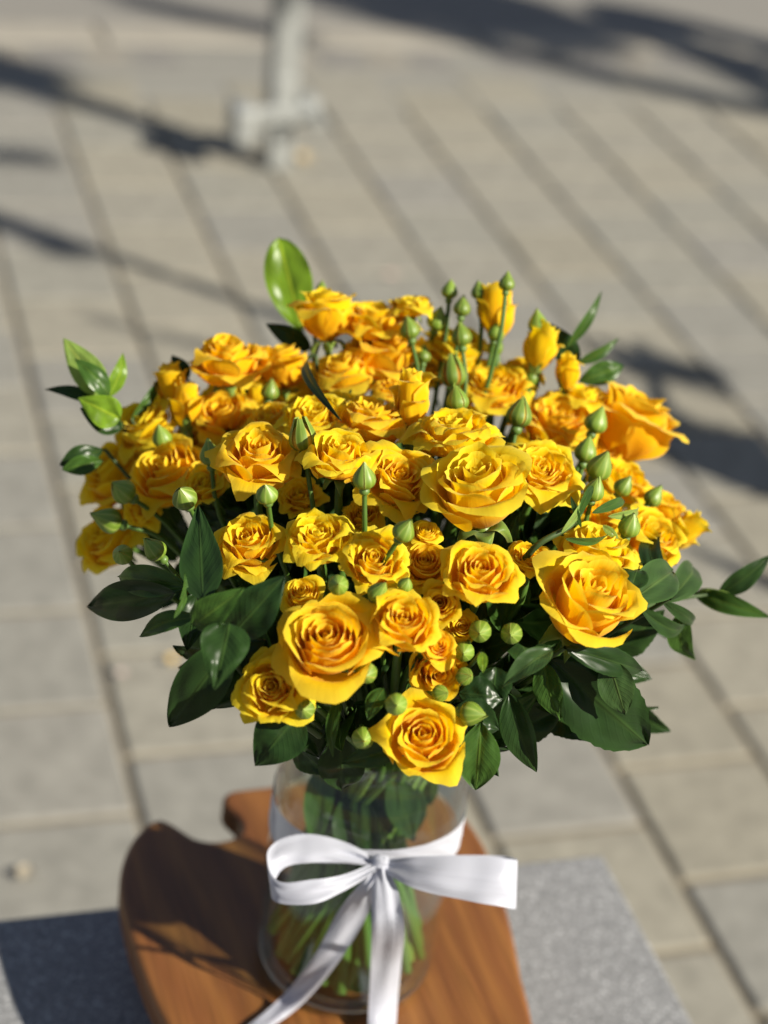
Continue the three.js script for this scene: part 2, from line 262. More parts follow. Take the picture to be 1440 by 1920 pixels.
// ------------------------------------------------------------------ roses
const Y0 = [0.96, 0.625, 0.0015], Y1 = [0.95, 0.69, 0.002], EDGE = [0.96, 0.81, 0.055], OR = [0.99, 0.51, 0.0015];
let tint = 1;
function petalGeo(q, r) {
  const s = r() * 90, ph = q.phi, { R, H, A, c, curl, side, tip, wav, spiral, k, y0 = 0 } = q, notch = (r() - 0.5) * 0.3, tl = [(r() - 0.5) * 0.16 * Math.min(1.5, wav + 0.3), (r() - 0.5) * 0.16 * Math.min(1.5, wav + 0.3)];
  return grid(14, 12, (u, v) => {
    const au = Math.abs(u), top = 1 - 0.27 * Math.pow(au, 3) + tip * 0.13 * Math.exp(-Math.pow((u - notch) / 0.24, 2)) + 0.035 * wav * ns(u * 3 + s, 1.5, s), t = v * top;
    const wv = 0.36 + 0.64 * sstep(0, 0.6, t), ang = ph + u * A * wv;
    let rr = R * (0.06 + 0.94 * Math.sin(Math.min(t / 0.62, 1) * Math.PI / 2)) * (1 + (c - 1) * sstep(0.42, 1.02, t)) * (1 + spiral * u);
    const e = Math.max(0, (t - 0.74) / 0.26), f = Math.max(0, (au - 0.55) / 0.45);
    rr += curl * e * e * (1 - 0.25 * au) + side * f * f * t;
    let z = y0 + H * t - curl * 0.75 * e * e * e - side * 0.3 * f * f * t;
    const w1 = ns(u * 1.6 + s, t * 1.8, s * 0.7), w2 = ns(u * 4.2 + s, t * 3, s * 1.7), w3 = ns(u * 8 + s, t * 7, s);
    rr += (0.11 * w1 + 0.06 * w2 * t + 0.018 * w3) * wav * t; rr += 0.022 * ns(u * 10 + s, t * 1.3, s * 2) * t * (0.5 + 0.5 * wav); z += (0.05 * w2 + 0.02 * w3) * wav * t + tl[0] * Math.sin(ang) * rr + tl[1] * Math.cos(ang) * rr;
    const m = sstep(0.25, 0.9, t), ed = sstep(0.84, 1, v) * 0.9 + 0.7 * sstep(0.82, 1, au) * t, o = clamp((1 - k) * 0.6 + 0.2 * w1, 0, 1) * (1 - 0.75 * m);
    const col = [0, 1, 2].map(i => lerp(lerp(lerp(Y0[i], Y1[i], m), OR[i], o * 0.9 + 0.25 * (1 - m)), EDGE[i], clamp(ed, 0, 1) * 0.85) * (i === 1 ? tint : 1));
    return [Math.sin(ang) * rr, z, Math.cos(ang) * rr, ...col];
  }, true);
}
const KIND = {   // n petals, openness, inner height, outer guards, waviness, pointed tips, curl
  spiral: { n: 17, open: 0.66, h: 1.3, guards: 6, gw: 1.1, wav: 0.85, tip: 0.3, side: 0.08, curl: 0.16, close: 0.74, out: 0.96, gc: 1.04, gcurl: 0.3, gH: 1.04 },
  classic: { n: 16, open: 0.80, h: 1.34, guards: 7, gw: 0.85, wav: 1.1, tip: 0.75, side: 0.2, curl: 0.24, close: 0.74, out: 0.96, gc: 1.0, gcurl: 0.28, gH: 1.02 },
  ruffled: { n: 19, open: 0.86, h: 1.22, guards: 8, gw: 0.8, wav: 1.5, tip: 0.9, side: 0.26, curl: 0.28, close: 0.82, out: 1.0, gc: 1.0, gcurl: 0.3, gH: 0.98 },
  frilly: { n: 27, open: 0.9, h: 1.08, guards: 8, gw: 0.78, wav: 1.95, tip: 1.0, side: 0.26, curl: 0.28, close: 0.95, out: 1.04, gc: 1.02, gcurl: 0.3, gH: 0.94 },
  cup: { n: 15, open: 0.66, h: 1.5, guards: 4, gw: 1.2, wav: 1.1, tip: 0.6, side: 0.16, curl: 0.22, close: 0.8, out: 1.0, gc: 1.08, gcurl: 0.3, gH: 1.32 },
  opening: { n: 9, open: 0.42, h: 1.55, guards: 2, gw: 1.0, wav: 1.0, tip: 0.9, side: 0.08, curl: 0.12, close: 0.62, out: 0.9, gc: 1.05, gcurl: 0.14, gH: 1.35 },
};
function rosePetals(kind, seed) {
  const K = KIND[kind], r = rng(seed * 7919 + 13), out = []; tint = 0.9 + 0.15 * r(); let phi = r() * 6.28;
  for (let i = 0; i < K.n; i++) {
    const k = i / (K.n - 1), R = 0.07 + (K.open - 0.05) * Math.pow(k, 0.9) * (1 + (r() - 0.5) * 0.1 * K.wav);
    phi += 2.2 + (r() - 0.5) * 0.6 * Math.min(K.wav, 1.4);
    out.push({ k, R, phi, H: K.h * (0.86 + 0.16 * Math.sin(k * 2.6)) * (1 + (r() - 0.5) * 0.09 * K.wav), A: Math.min(2.5, (0.42 + 0.36 * k) / R * (0.95 + r() * 0.25)), c: lerp(K.close * 0.9, K.out, k), curl: K.curl * Math.pow(k, 1.6) * (0.6 + r() * 0.8), side: K.side * k * (0.4 + r()), tip: K.tip * (0.3 + r() * 1.0), wav: K.wav * (0.4 + 0.55 * k), spiral: 0.10 + 0.05 * (1 - k) });
  }
  for (let i = 0; i < K.guards; i++) {
    phi += 2.4 + (r() - 0.5) * 0.4;
    out.push({ k: 1, R: K.open * (1.02 + 0.22 * i / K.guards), phi, H: K.gH * (0.84 + r() * 0.24) * (1 - 0.12 * i / K.guards), A: K.gw * (0.9 + r() * 0.25), c: K.gc * (0.95 + r() * 0.14), curl: K.gcurl * (0.6 + r() * 0.8), side: K.side * 0.7 * r(), tip: K.tip * (0.2 + r() * 0.5), wav: K.wav * (0.8 + r() * 0.4), spiral: 0.07, y0: -0.03 });
  }
  const gs = out.map(q => petalGeo(q, r)); let mx = 0, all = [];
  for (const g of gs) { const p = g.attributes.position; for (let i = 0; i < p.count; i += 3) all.push(Math.hypot(p.getX(i), p.getZ(i))); }
  all.sort((a, b) => a - b); mx = all[all.length * 0.985 | 0];
  return { gs, s: 1 / mx, h: K.h };
}
const SG = [0.13, 0.215, 0.018], SG2 = [0.31, 0.38, 0.08];
function sepalGeo(r, len, wid, outw, droop) {
  const s = r() * 50;
  return grid(6, 8, (u, v) => { const w = wid * Math.pow(Math.sin(Math.PI * Math.min(0.98, 0.18 + 0.8 * v)), 0.8) * (1 - v * v * 0.35), b = Math.abs(u); const e = sstep(0.7, 1, b);
    return [u * w, len * (v - droop * v * v) + 0.06 * ns(s, v * 3, 1), outw * Math.sin(v * 1.5) + 0.12 - 0.1 * b * b, ...[0, 1, 2].map(i => lerp(SG[i], SG2[i], e * 0.7))]; }, true);
}
function calyx(parent, r, size, spread) {
  for (let k = 0; k < 5; k++) { const g = sepalGeo(r, size * (spread > 0.5 ? 0.5 : 1) * (0.9 + r() * 0.3), size * 0.2, size * 0.55 * spread, spread > 0.5 ? 1.5 : 0.15); g.rotateY(k * 1.2566 + r() * 0.3); g.translate(0, -0.03, 0); mesh('sepal', g, M.sepal, parent); }
  const g = new THREE.SphereGeometry(1, 12, 8); g.scale(0.17 * size, 0.2 * size, 0.17 * size); g.translate(0, -0.1 * size, 0); colour(g, SG); mesh('rose_hip', g, M.budGreen, parent);
}
function colour(g, c) { const n = g.attributes.position.count, a = new Float32Array(n * 3); for (let i = 0; i < n; i++) a.set(c, i * 3); g.setAttribute('color', new THREE.BufferAttribute(a, 3)); return g; }
let roseNo = 0;
function rose(x, y, d, kind, label, face, push = 0, lift = 0) {
  const q = dome(x, y), D = q.d - push - lift, c = at(x, y, D), R = d * (kind === 'spiral' ? 0.49 : d > 180 ? 0.47 : y < 820 ? 0.56 : d < 126 ? 0.55 : 0.51) / F * D, seed = ++roseNo, r = rng(seed * 31);
  const axis = face ? img(face[0], face[1] + (kind === 'cup' || kind === 'opening' ? 0 : 0.28), face[2]) : q.n.clone().multiplyScalar(0.75).addScaledVector(img(0, 0.45, 0.9), 0.5).normalize();

  const { gs, s, h } = rosePetals(kind, seed), o = thing('yellow_rose', V3(0, 0, 0), label, 'rose', 'yellow roses in the bouquet');
  const sc = R * s; o.quaternion.setFromUnitVectors(V3(0, 1, 0), axis); o.scale.setScalar(sc);
  o.position.copy(c).addScaledVector(axis, -sc * h * (kind === 'cup' || kind === 'opening' ? 0.5 : 0.55));
  for (const g of gs) mesh('petal', g, M.petal, o);
  calyx(o, r, kind === 'opening' ? 1.15 : 1, kind === 'opening' ? 0.38 : 0.8);
  const st = tube(stemPath(o.position, axis, seed % 8 !== 0), 0.0021, 0.0043, 34, 8); mesh('stem', local(st, o), M.stem, o);
  return o;
}

// x, y, size in the photograph's pixels, kind, label, way it faces (right, up, towards the camera), nearer by
rose(612, 594, 112, 'cup', 'barrel-shaped yellow rose seen from its side beside the tall oval leaf', [-0.05, 1, 0.22], 0.0);
rose(702, 602, 112, 'ruffled', 'ruffled yellow rose on the top edge, just right of the barrel-shaped rose', [0, 0.8, 0.5]);
rose(772, 574, 76, 'frilly', 'small frilly yellow rose at the very top, left of the green bud cluster', [0, 0.9, 0.3]);
rose(724, 664, 138, 'classic', 'wide open yellow rose with drooping petals below the ruffled top rose', [0.1, 0.6, 0.5]);
rose(930, 588, 66, 'opening', 'half-open yellow rose on a tall stem behind the topmost green bud', [0, 1, 0.1]);
rose(428, 676, 128, 'classic', 'sunlit yellow rose sticking up at the upper left edge against the pavement', [0, 0.75, 0.55], 0.01);
rose(530, 690, 92, 'cup', 'yellow rose with one tall pointed petal, right of the sunlit upper left rose', [-0.1, 0.95, 0.25]);
rose(648, 712, 108, 'cup', 'pale yellow cup rose with curled rim beside the thin dark leaf blade', [-0.25, 0.85, 0.5], 0.01);
rose(428, 742, 100, 'ruffled', 'shaded yellow rose tucked under the sunlit upper left rose', null, -0.015);
rose(418, 780, 108, 'ruffled', 'yellow rose with orange heart below the sunlit upper left rose', [-0.2, 0.45, 0.85], 0.012);
rose(552, 735, 104, 'classic', 'shaded yellow rose behind the open green calyx bud, upper middle', null, -0.012);
rose(272, 798, 118, 'classic', 'yellow rose with sun flecks below the pale left leaf sprig', [-0.4, 0.5, 0.7], -0.006);
rose(325, 728, 60, 'opening', 'small opening yellow bud, upper of two at the left edge', [-0.25, 1, 0.1], 0.0);
rose(350, 765, 58, 'opening', 'small opening yellow bud, lower of two at the left edge', [0.0, 1, 0.2], 0.01);
rose(588, 785, 106, 'ruffled', 'orange-yellow rose rising behind the open green calyx bud', [0, 0.6, 0.7], 0.004);
rose(485, 860, 158, 'classic', 'large sharp yellow rose, left of centre, above a round bud on a stalk', [0.05, 0.62, 0.75], 0.03);
rose(638, 858, 138, 'classic', 'yellow rose with coiled heart directly above the single pointed green bud', [0.05, 0.65, 0.7], 0.028);
rose(698, 790, 132, 'ruffled', 'flattened shaded orange-yellow rose behind the centre roses', [0.1, 0.8, 0.4], -0.004);
rose(748, 900, 150, 'ruffled', 'loose ruffled yellow rose immediately right of the single pointed green bud', [0.25, 0.35, 0.85], 0.012);
rose(852, 815, 152, 'ruffled', 'flat ruffled yellow rose above the largest centre rose', [-0.1, 0.8, 0.5], 0.018);
rose(770, 752, 72, 'opening', 'opening yellow rose with spread green sepals in the upper centre', [0.05, 0.95, 0.3], 0.026);
rose(855, 650, 106, 'ruffled', 'yellow rose hidden behind the upright streaked green bud', null, -0.01);
rose(918, 728, 128, 'frilly', 'peony-like yellow rose right of the dry-tipped green bud', [-0.05, 0.6, 0.75], 0.004);
rose(1014, 656, 62, 'opening', 'slender opening yellow bud leaning right at the upper right edge', [0.3, 0.95, 0.2], 0.0);
rose(1062, 702, 46, 'opening', 'green bud showing a yellow tip, right of the slender yellow bud', [0.15, 1, 0.2], 0.0);
rose(1045, 795, 146, 'frilly', 'ruffled yellow rose just left of the stacked green buds', [0.15, 0.65, 0.7], 0.008);
rose(1090, 748, 92, 'ruffled', 'yellow rose between the slender bud and the big rose on the right edge', [0.2, 0.8, 0.4], -0.004);
rose(1180, 806, 158, 'cup', 'big yellow rose seen from its side on the right edge', [0.42, 0.85, 0.22], -0.02);
rose(898, 928, 204, 'cup', 'largest yellow rose in the centre with long hanging outer petals', [-0.12, 0.82, 0.62], 0.03);
rose(1012, 888, 152, 'frilly', 'open yellow rose with a tangled orange heart beside the largest centre rose', [0.2, 0.45, 0.85], 0.012);
rose(1168, 905, 112, 'ruffled', 'orange-yellow rose under the big right edge rose, behind two small buds', [0.4, 0.5, 0.6]);
rose(1245, 952, 88, 'ruffled', 'small orange-yellow rose near the far right edge of the bouquet', [0.6, 0.6, 0.4]);
rose(1278, 1000, 58, 'opening', 'half-open yellow bud, the outermost bloom on the right', [0.8, 0.55, 0.2]);
rose(1216, 1012, 122, 'classic', 'yellow rose above the dark curved leaf at the right edge', [0.5, 0.4, 0.7]);
rose(1118, 1034, 150, 'classic', 'open yellow rose with shaded inside behind the big front right rose', [0.3, 0.7, 0.5], 0.01);
rose(1098, 1134, 204, 'cup', 'big sharp yellow cup rose at the front right above the dark leaves', [0.3, 0.66, 0.68], 0.035);
rose(900, 1076, 140, 'classic', 'perfect open yellow rose below the largest centre rose', [0.05, 0.3, 0.92], 0.03);
rose(795, 1058, 102, 'spiral', 'small shaded yellow rose just left of the perfect open rose', [0.05, 0.25, 0.92], 0.004);
rose(798, 1000, 56, 'spiral', 'tiny yellow rose beside the pale green bud under the largest rose', [0.1, 0.4, 0.85], 0.012);
rose(700, 1052, 118, 'ruffled', 'crinkled yellow rose left of the shaded small rose, front centre', [0.12, 0.25, 0.92], 0.022);
rose(596, 1012, 122, 'ruffled', 'yellow rose with a deep dark heart, middle of the front left three', [-0.05, 0.5, 0.85], 0.022);
rose(466, 1018, 130, 'classic', 'yellow rose with pointed coiled petals above the large dark leaves', [-0.12, 0.4, 0.9], 0.025);
rose(565, 1115, 76, 'spiral', 'little half-open yellow rose touching the top of the big spiral rose', [-0.08, 0.35, 0.9], 0.02);
rose(614, 1206, 188, 'spiral', 'big yellow rose with a tight spiral heart at the front left', [-0.02, 0.3, 0.95], 0.035);
rose(755, 1168, 134, 'classic', 'tall yellow rose with pointed lower petal right of the spiral rose', [0.08, 0.35, 0.92], 0.034);
rose(816, 1212, 62, 'cup', 'narrow folded yellow bloom clinging to the right of the tall rose', [0.3, 0.3, 0.8], 0.02);
rose(816, 1252, 96, 'cup', 'shaded yellow rose below the tall front rose, facing down', [0.15, -0.25, 0.9], 0.0);
rose(512, 1292, 136, 'ruffled', 'shaded yellow rose hanging below and left of the spiral rose', [-0.2, 0.05, 0.95], 0.034);
rose(792, 1384, 152, 'classic', 'lowest yellow rose, in front of the vase neck', [0.05, 0.22, 0.96], 0.02);
rose(990, 1050, 78, 'frilly', 'small crumpled yellow bloom between the perfect rose and the front right rose', [0.1, 0.6, 0.7], 0.0);
rose(826, 1132, 66, 'cup', 'folded yellow petals peeping out at the lower left of the perfect rose', [-0.1, 0.1, 0.95], 0.012);
rose(866, 1176, 62, 'ruffled', 'small dark yellow bloom in the shade under the perfect rose', [0, 0.1, 0.95], -0.01);
rose(218, 892, 142, 'spiral', 'shaded yellow rose on the left edge behind a round green bud', [-0.62, 0.35, 0.68], -0.028);
rose(316, 888, 146, 'classic', 'yellow rose with bright slivers of sun in its heart, left side', [-0.38, 0.4, 0.82], -0.002);
rose(205, 1008, 132, 'classic', 'lowest yellow rose on the left edge, in shade', [-0.66, 0.1, 0.7], -0.028);
rose(272, 950, 72, 'ruffled', 'shaded yellow bloom between the two left edge roses', [-0.3, 0.0, 0.9], -0.025);
rose(385, 910, 84, 'ruffled', 'dim yellow rose in the shade left of the large sharp rose', null, -0.02);
rose(562, 932, 74, 'ruffled', 'deeply shaded yellow bloom between the front left roses', null, -0.035);
rose(640, 768, 84, 'ruffled', 'shaded yellow bloom just left of the flattened rose in the upper middle', null, -0.012);
rose(800, 700, 84, 'ruffled', 'shaded yellow bloom left of the dry-tipped green bud', null, -0.016);
rose(975, 700, 78, 'ruffled', 'yellow bloom behind the peony-like rose, below the slender yellow bud', null, -0.014);
rose(740, 730, 72, 'ruffled', 'dim yellow bloom left of the opening rose with spread sepals', null, -0.018);
rose(1125, 850, 84, 'ruffled', 'orange-yellow petals glowing behind the stacked green buds', [0.3, 0.4, 0.8], -0.012);
rose(1125, 960, 88, 'ruffled', 'shaded yellow bloom left of the small right edge roses', [0.3, 0.4, 0.8], -0.02);
rose(360, 830, 84, 'ruffled', 'shaded yellow bloom above the rose with bright slivers of sun', [-0.2, 0.6, 0.7], -0.012);
rose(505, 790, 84, 'ruffled', 'shaded yellow bloom behind the top of the large sharp rose', null, -0.012);
rose(680, 965, 70, 'ruffled', 'deep yellow bloom in the shade below the single pointed bud', [0, 0.3, 0.9], -0.02);
rose(480, 735, 56, 'opening', 'yellow opening bud in the shade between the upper left roses', [0, 1, 0.3], -0.01);

// ------------------------------------------------------------------ green rose buds
let budNo = 0;
function bud(x, y, d, label, face, push = 0.02, look = 'closed') {
  const q = dome(x, y), D = q.d - push, c = at(x, y, D), R = d * 0.47 / F * D, seed = ++budNo, r = rng(seed * 613 + 7);
  const axis = face ? img(...face) : q.n.clone().addScaledVector(img(0, 0.7, 0.4), 0.6).normalize();
  axis.add(V3((r() - 0.5) * 0.45, (r() - 0.5) * 0.2, (r() - 0.5) * 0.45)).normalize();
  const o = thing('rose_bud', V3(0, 0, 0), label, 'rose bud', 'green rose buds in the bouquet');
  o.quaternion.setFromUnitVectors(V3(0, 1, 0), axis); o.rotateY(r() * 6.28); o.scale.setScalar(R); o.position.copy(c).addScaledVector(axis, -R * 0.95);
  const L = (look === 'round' ? 1.9 : 2.2) * (0.95 + r() * 0.12), prof = t => Math.pow(Math.sin(Math.PI * Math.pow(clamp(t, 0, 1), look === 'round' ? 0.86 : 0.74)), 0.78) * (1 - 0.1 * t);
  const core = new THREE.LatheGeometry([...Array(15)].map((_, i) => new THREE.Vector2(0.93 * prof(i / 14 * 0.985) + 0.001, 0.04 + (L - 0.1) * i / 14)), 18);
  mesh('petal', colour(core, look === 'dry' ? [0.6, 0.3, 0.03] : [0.85, 0.62, 0.08]), M.petal, o);
  const gap = look === 'streak' ? 0.84 : look === 'open' || look === 'dry' ? 0.72 : r() < 0.3 ? 0.93 : 1.02, warm = 0.85 + r() * 0.4;
  for (let k = 0; k < 5; k++) {
    const w = gap * (0.96 + r() * 0.1), tipL = 0.08 + r() * 0.28, lean = look === 'open' || look === 'dry' ? 0.45 + r() * 0.4 : 0.02 * r(), s = r() * 40;
    const g = grid(8, 12, (u, v) => {
      const a = Math.abs(u), t = v, ang = k * 1.2566 + u * 0.6283 * w * (1 - 0.12 * sstep(0.7, 1, t)), e = sstep(0.78, 1, a), mid = Math.exp(-u * u * 40);
      const rr = prof(Math.min(t, 0.985)) * (1.0 + 0.035 * (1 - a * a) + 0.02 * mid) + 0.02 * e + lean * Math.pow(Math.max(0, t - 0.4), 1.5) + 0.012 * ns(u * 3, v * 4, s);
      const z = L * t + tipL * Math.pow(t, 6), ribs = 0.12 * Math.sin(u * 16 + v * 2), cc = [0, 1, 2].map(i => lerp(SG[i] * warm * (1 + ribs) * (0.9 + 0.35 * v), SG2[i] * 1.15, clamp(e * 0.85 + mid * 0.25 + 0.3 * sstep(0.75, 1, v), 0, 1)));
      return [Math.sin(ang) * rr, z, Math.cos(ang) * rr, ...cc];
    }, true);
    mesh('sepal', g, M.budGreen, o);
  }
  const hip = new THREE.SphereGeometry(1, 12, 9); hip.scale(0.46, 0.42, 0.46); hip.translate(0, -0.16, 0); mesh('rose_hip', colour(hip, [0.11, 0.2, 0.035]), M.budGreen, o);
  const p = stemPath(o.position.clone().addScaledVector(axis, -R * 0.4), axis, seed % 3 !== 0); mesh('stem', local(tube(p, 0.0013, 0.0026, 30, 7), o), M.stem, o);
}
const U = [0.02, 1, 0.2];
bud(843, 546, 34, 'leftmost of the three tallest green buds at the top', [-0.05, 1, 0.15], 0.0);
bud(898, 548, 33, 'middle one of the three tallest green buds at the top', [-0.08, 1, 0.15], 0.0);
bud(950, 532, 33, 'topmost green bud, standing in front of the half-open yellow rose', [0, 1, 0.2], 0.02);
bud(866, 578, 36, 'green bud wedged below the tallest three, upper centre', [0.05, 1, 0.2], 0.01);
bud(865, 632, 42, 'upright green bud with a yellow streak in the top cluster', U, 0.02, 'streak');
bud(820, 602, 42, 'shaded green bud at the left of the top cluster', [0.3, 0.9, 0.3], 0.0);
bud(768, 618, 42, 'green bud with a yellow stripe beside the frilly top rose', U, 0.02, 'streak');
bud(794, 668, 30, 'narrow dark green bud left of the top cluster', [0, 1, 0.1], 0.01);
bud(850, 704, 52, 'green bud with a dried orange tip, upper centre', U, 0.035, 'dry');
bud(858, 752, 46, 'plump green bud directly below the dry-tipped bud', [0.05, 0.95, 0.35], 0.035);
bud(1008, 608, 40, 'green bud on a thick stalk above the slender yellow bud', U, 0.0);
bud(974, 778, 54, 'large pointed green bud on a bare stalk right of centre', [0.05, 1, 0.25], 0.04, 'streak');
bud(930, 832, 36, 'round green bud half hidden above the largest rose', [0.2, 0.8, 0.4], 0.015);
bud(1118, 792, 48, 'uppermost of the stacked green buds on the right side', [0.2, 0.95, 0.3], 0.035);
bud(1098, 848, 46, 'left one of the stacked green buds on the right side', [0.2, 0.95, 0.3], 0.035);
bud(1124, 878, 52, 'largest and front of the stacked green buds on the right side', [0.25, 0.9, 0.4], 0.05);
bud(1114, 922, 42, 'lowest of the stacked green buds on the right side', [0.15, 0.95, 0.3], 0.04);
bud(1168, 914, 38, 'small green bud in front of the orange-yellow right rose', [0.5, 0.8, 0.3], 0.03);
bud(1224, 934, 38, 'small green bud at the far right with its tip turned outwards', [0.6, 0.75, 0.3], 0.03);
bud(1180, 988, 46, 'pale lit green bud below the orange-yellow right rose', [0.4, 0.9, 0.3], 0.03);
bud(683, 898, 48, 'single pointed green bud on a stalk in the very middle', [0.05, 1, 0.35], 0.06);
bud(500, 926, 46, 'round green bud on a stalk below the large sharp rose', [0.02, 0.75, 0.65], 0.06, 'round');
bud(568, 822, 58, 'open pale green calyx bud left of the coiled-heart rose', [-0.1, 1, 0.3], 0.04, 'open');
bud(506, 734, 38, 'green bud between the upper left roses', [0.05, 1, 0.2], 0.015, 'streak');
bud(232, 922, 52, 'round green bud in front of the shaded left edge rose', [-0.7, 0.55, 0.5], 0.05, 'round');
bud(346, 934, 52, 'green bud tipped with yellow light above the tall dark leaf', [-0.1, 0.65, 0.7], 0.055, 'round');
bud(206, 976, 52, 'green bud pointing left with a frayed tip at the left edge', [-0.85, 0.4, 0.3], 0.04);
bud(291, 1032, 46, 'bright pale green bud pointing left above the mid green leaf', [-0.6, 0.6, 0.5], 0.05);
bud(230, 1040, 42, 'dark round bud in front of the lowest left rose', [-0.3, 0.2, 0.9], 0.04, 'round');
bud(304, 822, 40, 'green bud between two shaded left roses', [-0.3, 0.8, 0.4], 0.03);
bud(394, 854, 44, 'dark green bud left of the large sharp rose', [-0.3, 0.85, 0.4], 0.02);
bud(757, 996, 46, 'smooth bright green bud under the loose ruffled rose', [0.25, 0.85, 0.5], 0.045);
bud(634, 1097, 42, 'round bright green bud above the spiral rose', [0.1, 0.25, 0.95], 0.045, 'round');
bud(708, 1112, 42, 'dark green bud between the crinkled rose and the tall front rose', [0.3, 0.6, 0.6], 0.035);
bud(760, 1096, 32, 'small green bud just above the tall front rose', [0.1, 0.6, 0.8], 0.03, 'round');
bud(900, 1184, 46, 'left one of two dim round buds below the perfect rose', [0, -0.1, 1], 0.02, 'round');
bud(959, 1188, 44, 'right one of two dim round buds below the perfect rose', [0.05, 0.0, 1], 0.025, 'round');
bud(870, 1222, 42, 'shadowed round bud deep under the perfect rose', [0, 0, 1], 0.01, 'round');
bud(686, 1262, 46, 'ribbed green bud tucked under the right of the spiral rose', [0.1, -0.1, 0.95], 0.03, 'round');
bud(743, 1321, 46, 'bright ribbed round bud at the upper left of the lowest rose', [0.1, 0.1, 0.98], 0.045, 'round');
bud(681, 1384, 46, 'dark translucent round bud left of the lowest rose', [0, 0, 1], 0.02, 'round');
bud(571, 1330, 42, 'dim round bud right of the shaded hanging rose', [0, 0.1, 1], 0.035, 'round');
bud(884, 1338, 50, 'pointed green bud right of the lowest rose, its tip turned right', [0.85, 0.1, 0.5], 0.02);
bud(872, 1268, 38, 'dim green bud right of the shaded down-facing rose', [0.4, 0.2, 0.8], 0.015, 'round');
bud(826, 1300, 36, 'dark green bud just above the lowest rose', [0.5, 0.2, 0.7], 0.015, 'round');
bud(602, 542, 22, 'tiny green bud with a light tip behind the barrel-shaped rose', [0.3, 1, 0.1], -0.02);
bud(930, 625, 34, 'green bud on the stem of the half-open yellow rose at the top', U, 0.005);

// ------------------------------------------------------------------ leaves
function leafGeo(B, T, wid, o) {   // between two world points; turned: rotation about its own length, bend: bow of the midrib, fold: how far the halves are folded up
  const ax = T.clone().sub(B), L = ax.length(); ax.normalize();
  const view = B.clone().add(T).multiplyScalar(0.5).sub(EYEV).normalize(); let side = ax.clone().cross(view).normalize(); side.applyAxisAngle(ax, o.turn || 0);
  const nrm = side.clone().cross(ax).normalize(); if (nrm.dot(view) > 0) nrm.negate();
  const s = o.seed, bend = (o.bend ?? 0.12) * L, fold = o.fold ?? 0.25, ser = o.serrate || 0, sh = o.shape || 0.85, curlT = o.curl || 0;
  return grid(14, 26, (u, v) => {
    const w0 = o.blunt ? Math.pow(Math.sin(Math.PI * Math.pow(v, sh)), 0.55) : Math.pow(Math.sin(Math.PI * Math.pow(v, sh)), 0.85) * (1 - 0.25 * v), w = wid * (w0 + 0.01) * (1 + (ser ? ser * (Math.abs((v * 15) % 1) - 0.5) * 0.12 : 0)), a = Math.abs(u);
    const p = B.clone().addScaledVector(ax, L * v).addScaledVector(side, u * w + (o.sway || 0) * L * Math.sin(v * Math.PI) );
    p.addScaledVector(nrm, bend * Math.sin(Math.PI * v) + fold * a * w * (0.7 + 0.3 * v) - 0.25 * fold * a * a * w + wid * (0.16 * ns(u * 1.3 + s, v * 2.5, s) + 0.06 * ns(u * 3, v * 6, s + 9)) - curlT * L * v * v);
    const m = Math.exp(-u * u * 260), k = 0.85 + 0.3 * ns(u * 2 + s, v * 5, s * 2) + 0.5 * m + 0.35 * sstep(0.94, 1, a);
    return [p.x, p.y, p.z, k * (1 + 0.25 * m), k, k];
  }, true);
}
let leafSeed = 0;
function sprig(name, label, category, rows, stemPts, group) {   // rows: [xb, yb, xt, yt, width, mat, nearer at base, nearer at tip, options]
  const o = thing(name, V3(0, 0, 0), label, category, group), ends = [];
  rows.forEach(q => {
    const [xb, yb, xt, yt, w, mat, nb, nt, opt = {}] = q, db = dome(xb, yb).d - nb, dt = dome(xt, yt).d - nt, B = at(xb, yb, db), T = at(xt, yt, dt);
    if (!ends.length) o.position.copy(B); ends.push(B);
    mesh('leaf', local(leafGeo(B, T, w / 2 / F * (db + dt) / 2 * 1.08, { seed: ++leafSeed * 3.7, ...opt }), o), leafMats[mat], o);
  });
  let pts = stemPts ? stemPts.map(([x, y, n]) => at(x, y, dome(x, y).d - n)) : null;
  if (pts) mesh('stem', local(tube(pts, 0.0011, 0.002, 24, 6), o), M.stemDark, o);
  else { const p = stemPath(ends[0], NECK.clone().sub(ends[0]).normalize().negate(), false); p.splice(1, 1); mesh('stem', local(tube(p, 0.0012, 0.0018, 18, 6), o), M.stemDark, o); }
  return o;
}
sprig('ruscus_sprig', 'tall oval bright green leaf standing up at the top left of the bouquet', 'leaf', [[566, 622, 522, 446, 80, 'bright', -0.06, -0.06, { fold: 0.3, shape: 1.25, bend: 0.05, blunt: 1 }]]);
sprig('ruscus_sprig', 'dark narrow leaf pointing left below the tall oval leaf', 'leaf', [[584, 654, 498, 607, 40, 'deep', -0.03, -0.03, {}]]);
sprig('ruscus_sprig', 'thin dark leaf blade running down between the pale cup rose and its neighbour', 'leaf', [[592, 665, 640, 790, 26, 'deep', 0.01, 0.04, { turn: 0.6 }]]);
sprig('ruscus_sprig', 'light green leafy shoot reaching out at the upper left edge', 'leafy shoot',
  [[198, 744, 119, 634, 62, 'pale', 0.0, 0.0, { fold: 0.1 }], [205, 742, 140, 672, 44, 'mid', 0.012, 0.012, { turn: 0.3 }], [203, 745, 231, 662, 34, 'bright', 0.005, 0.005, { turn: 0.5 }], [226, 786, 146, 746, 62, 'bright', 0.02, 0.02, { fold: 0.2, shape: 0.7 }], [192, 757, 84, 730, 30, 'deep', 0.0, -0.01, { turn: 0.5 }], [228, 806, 150, 765, 50, 'deep', 0.008, 0.01, {}]],
  [[196, 742, 0], [226, 795, 0], [270, 850, -0.045], [380, 960, -0.11]]);
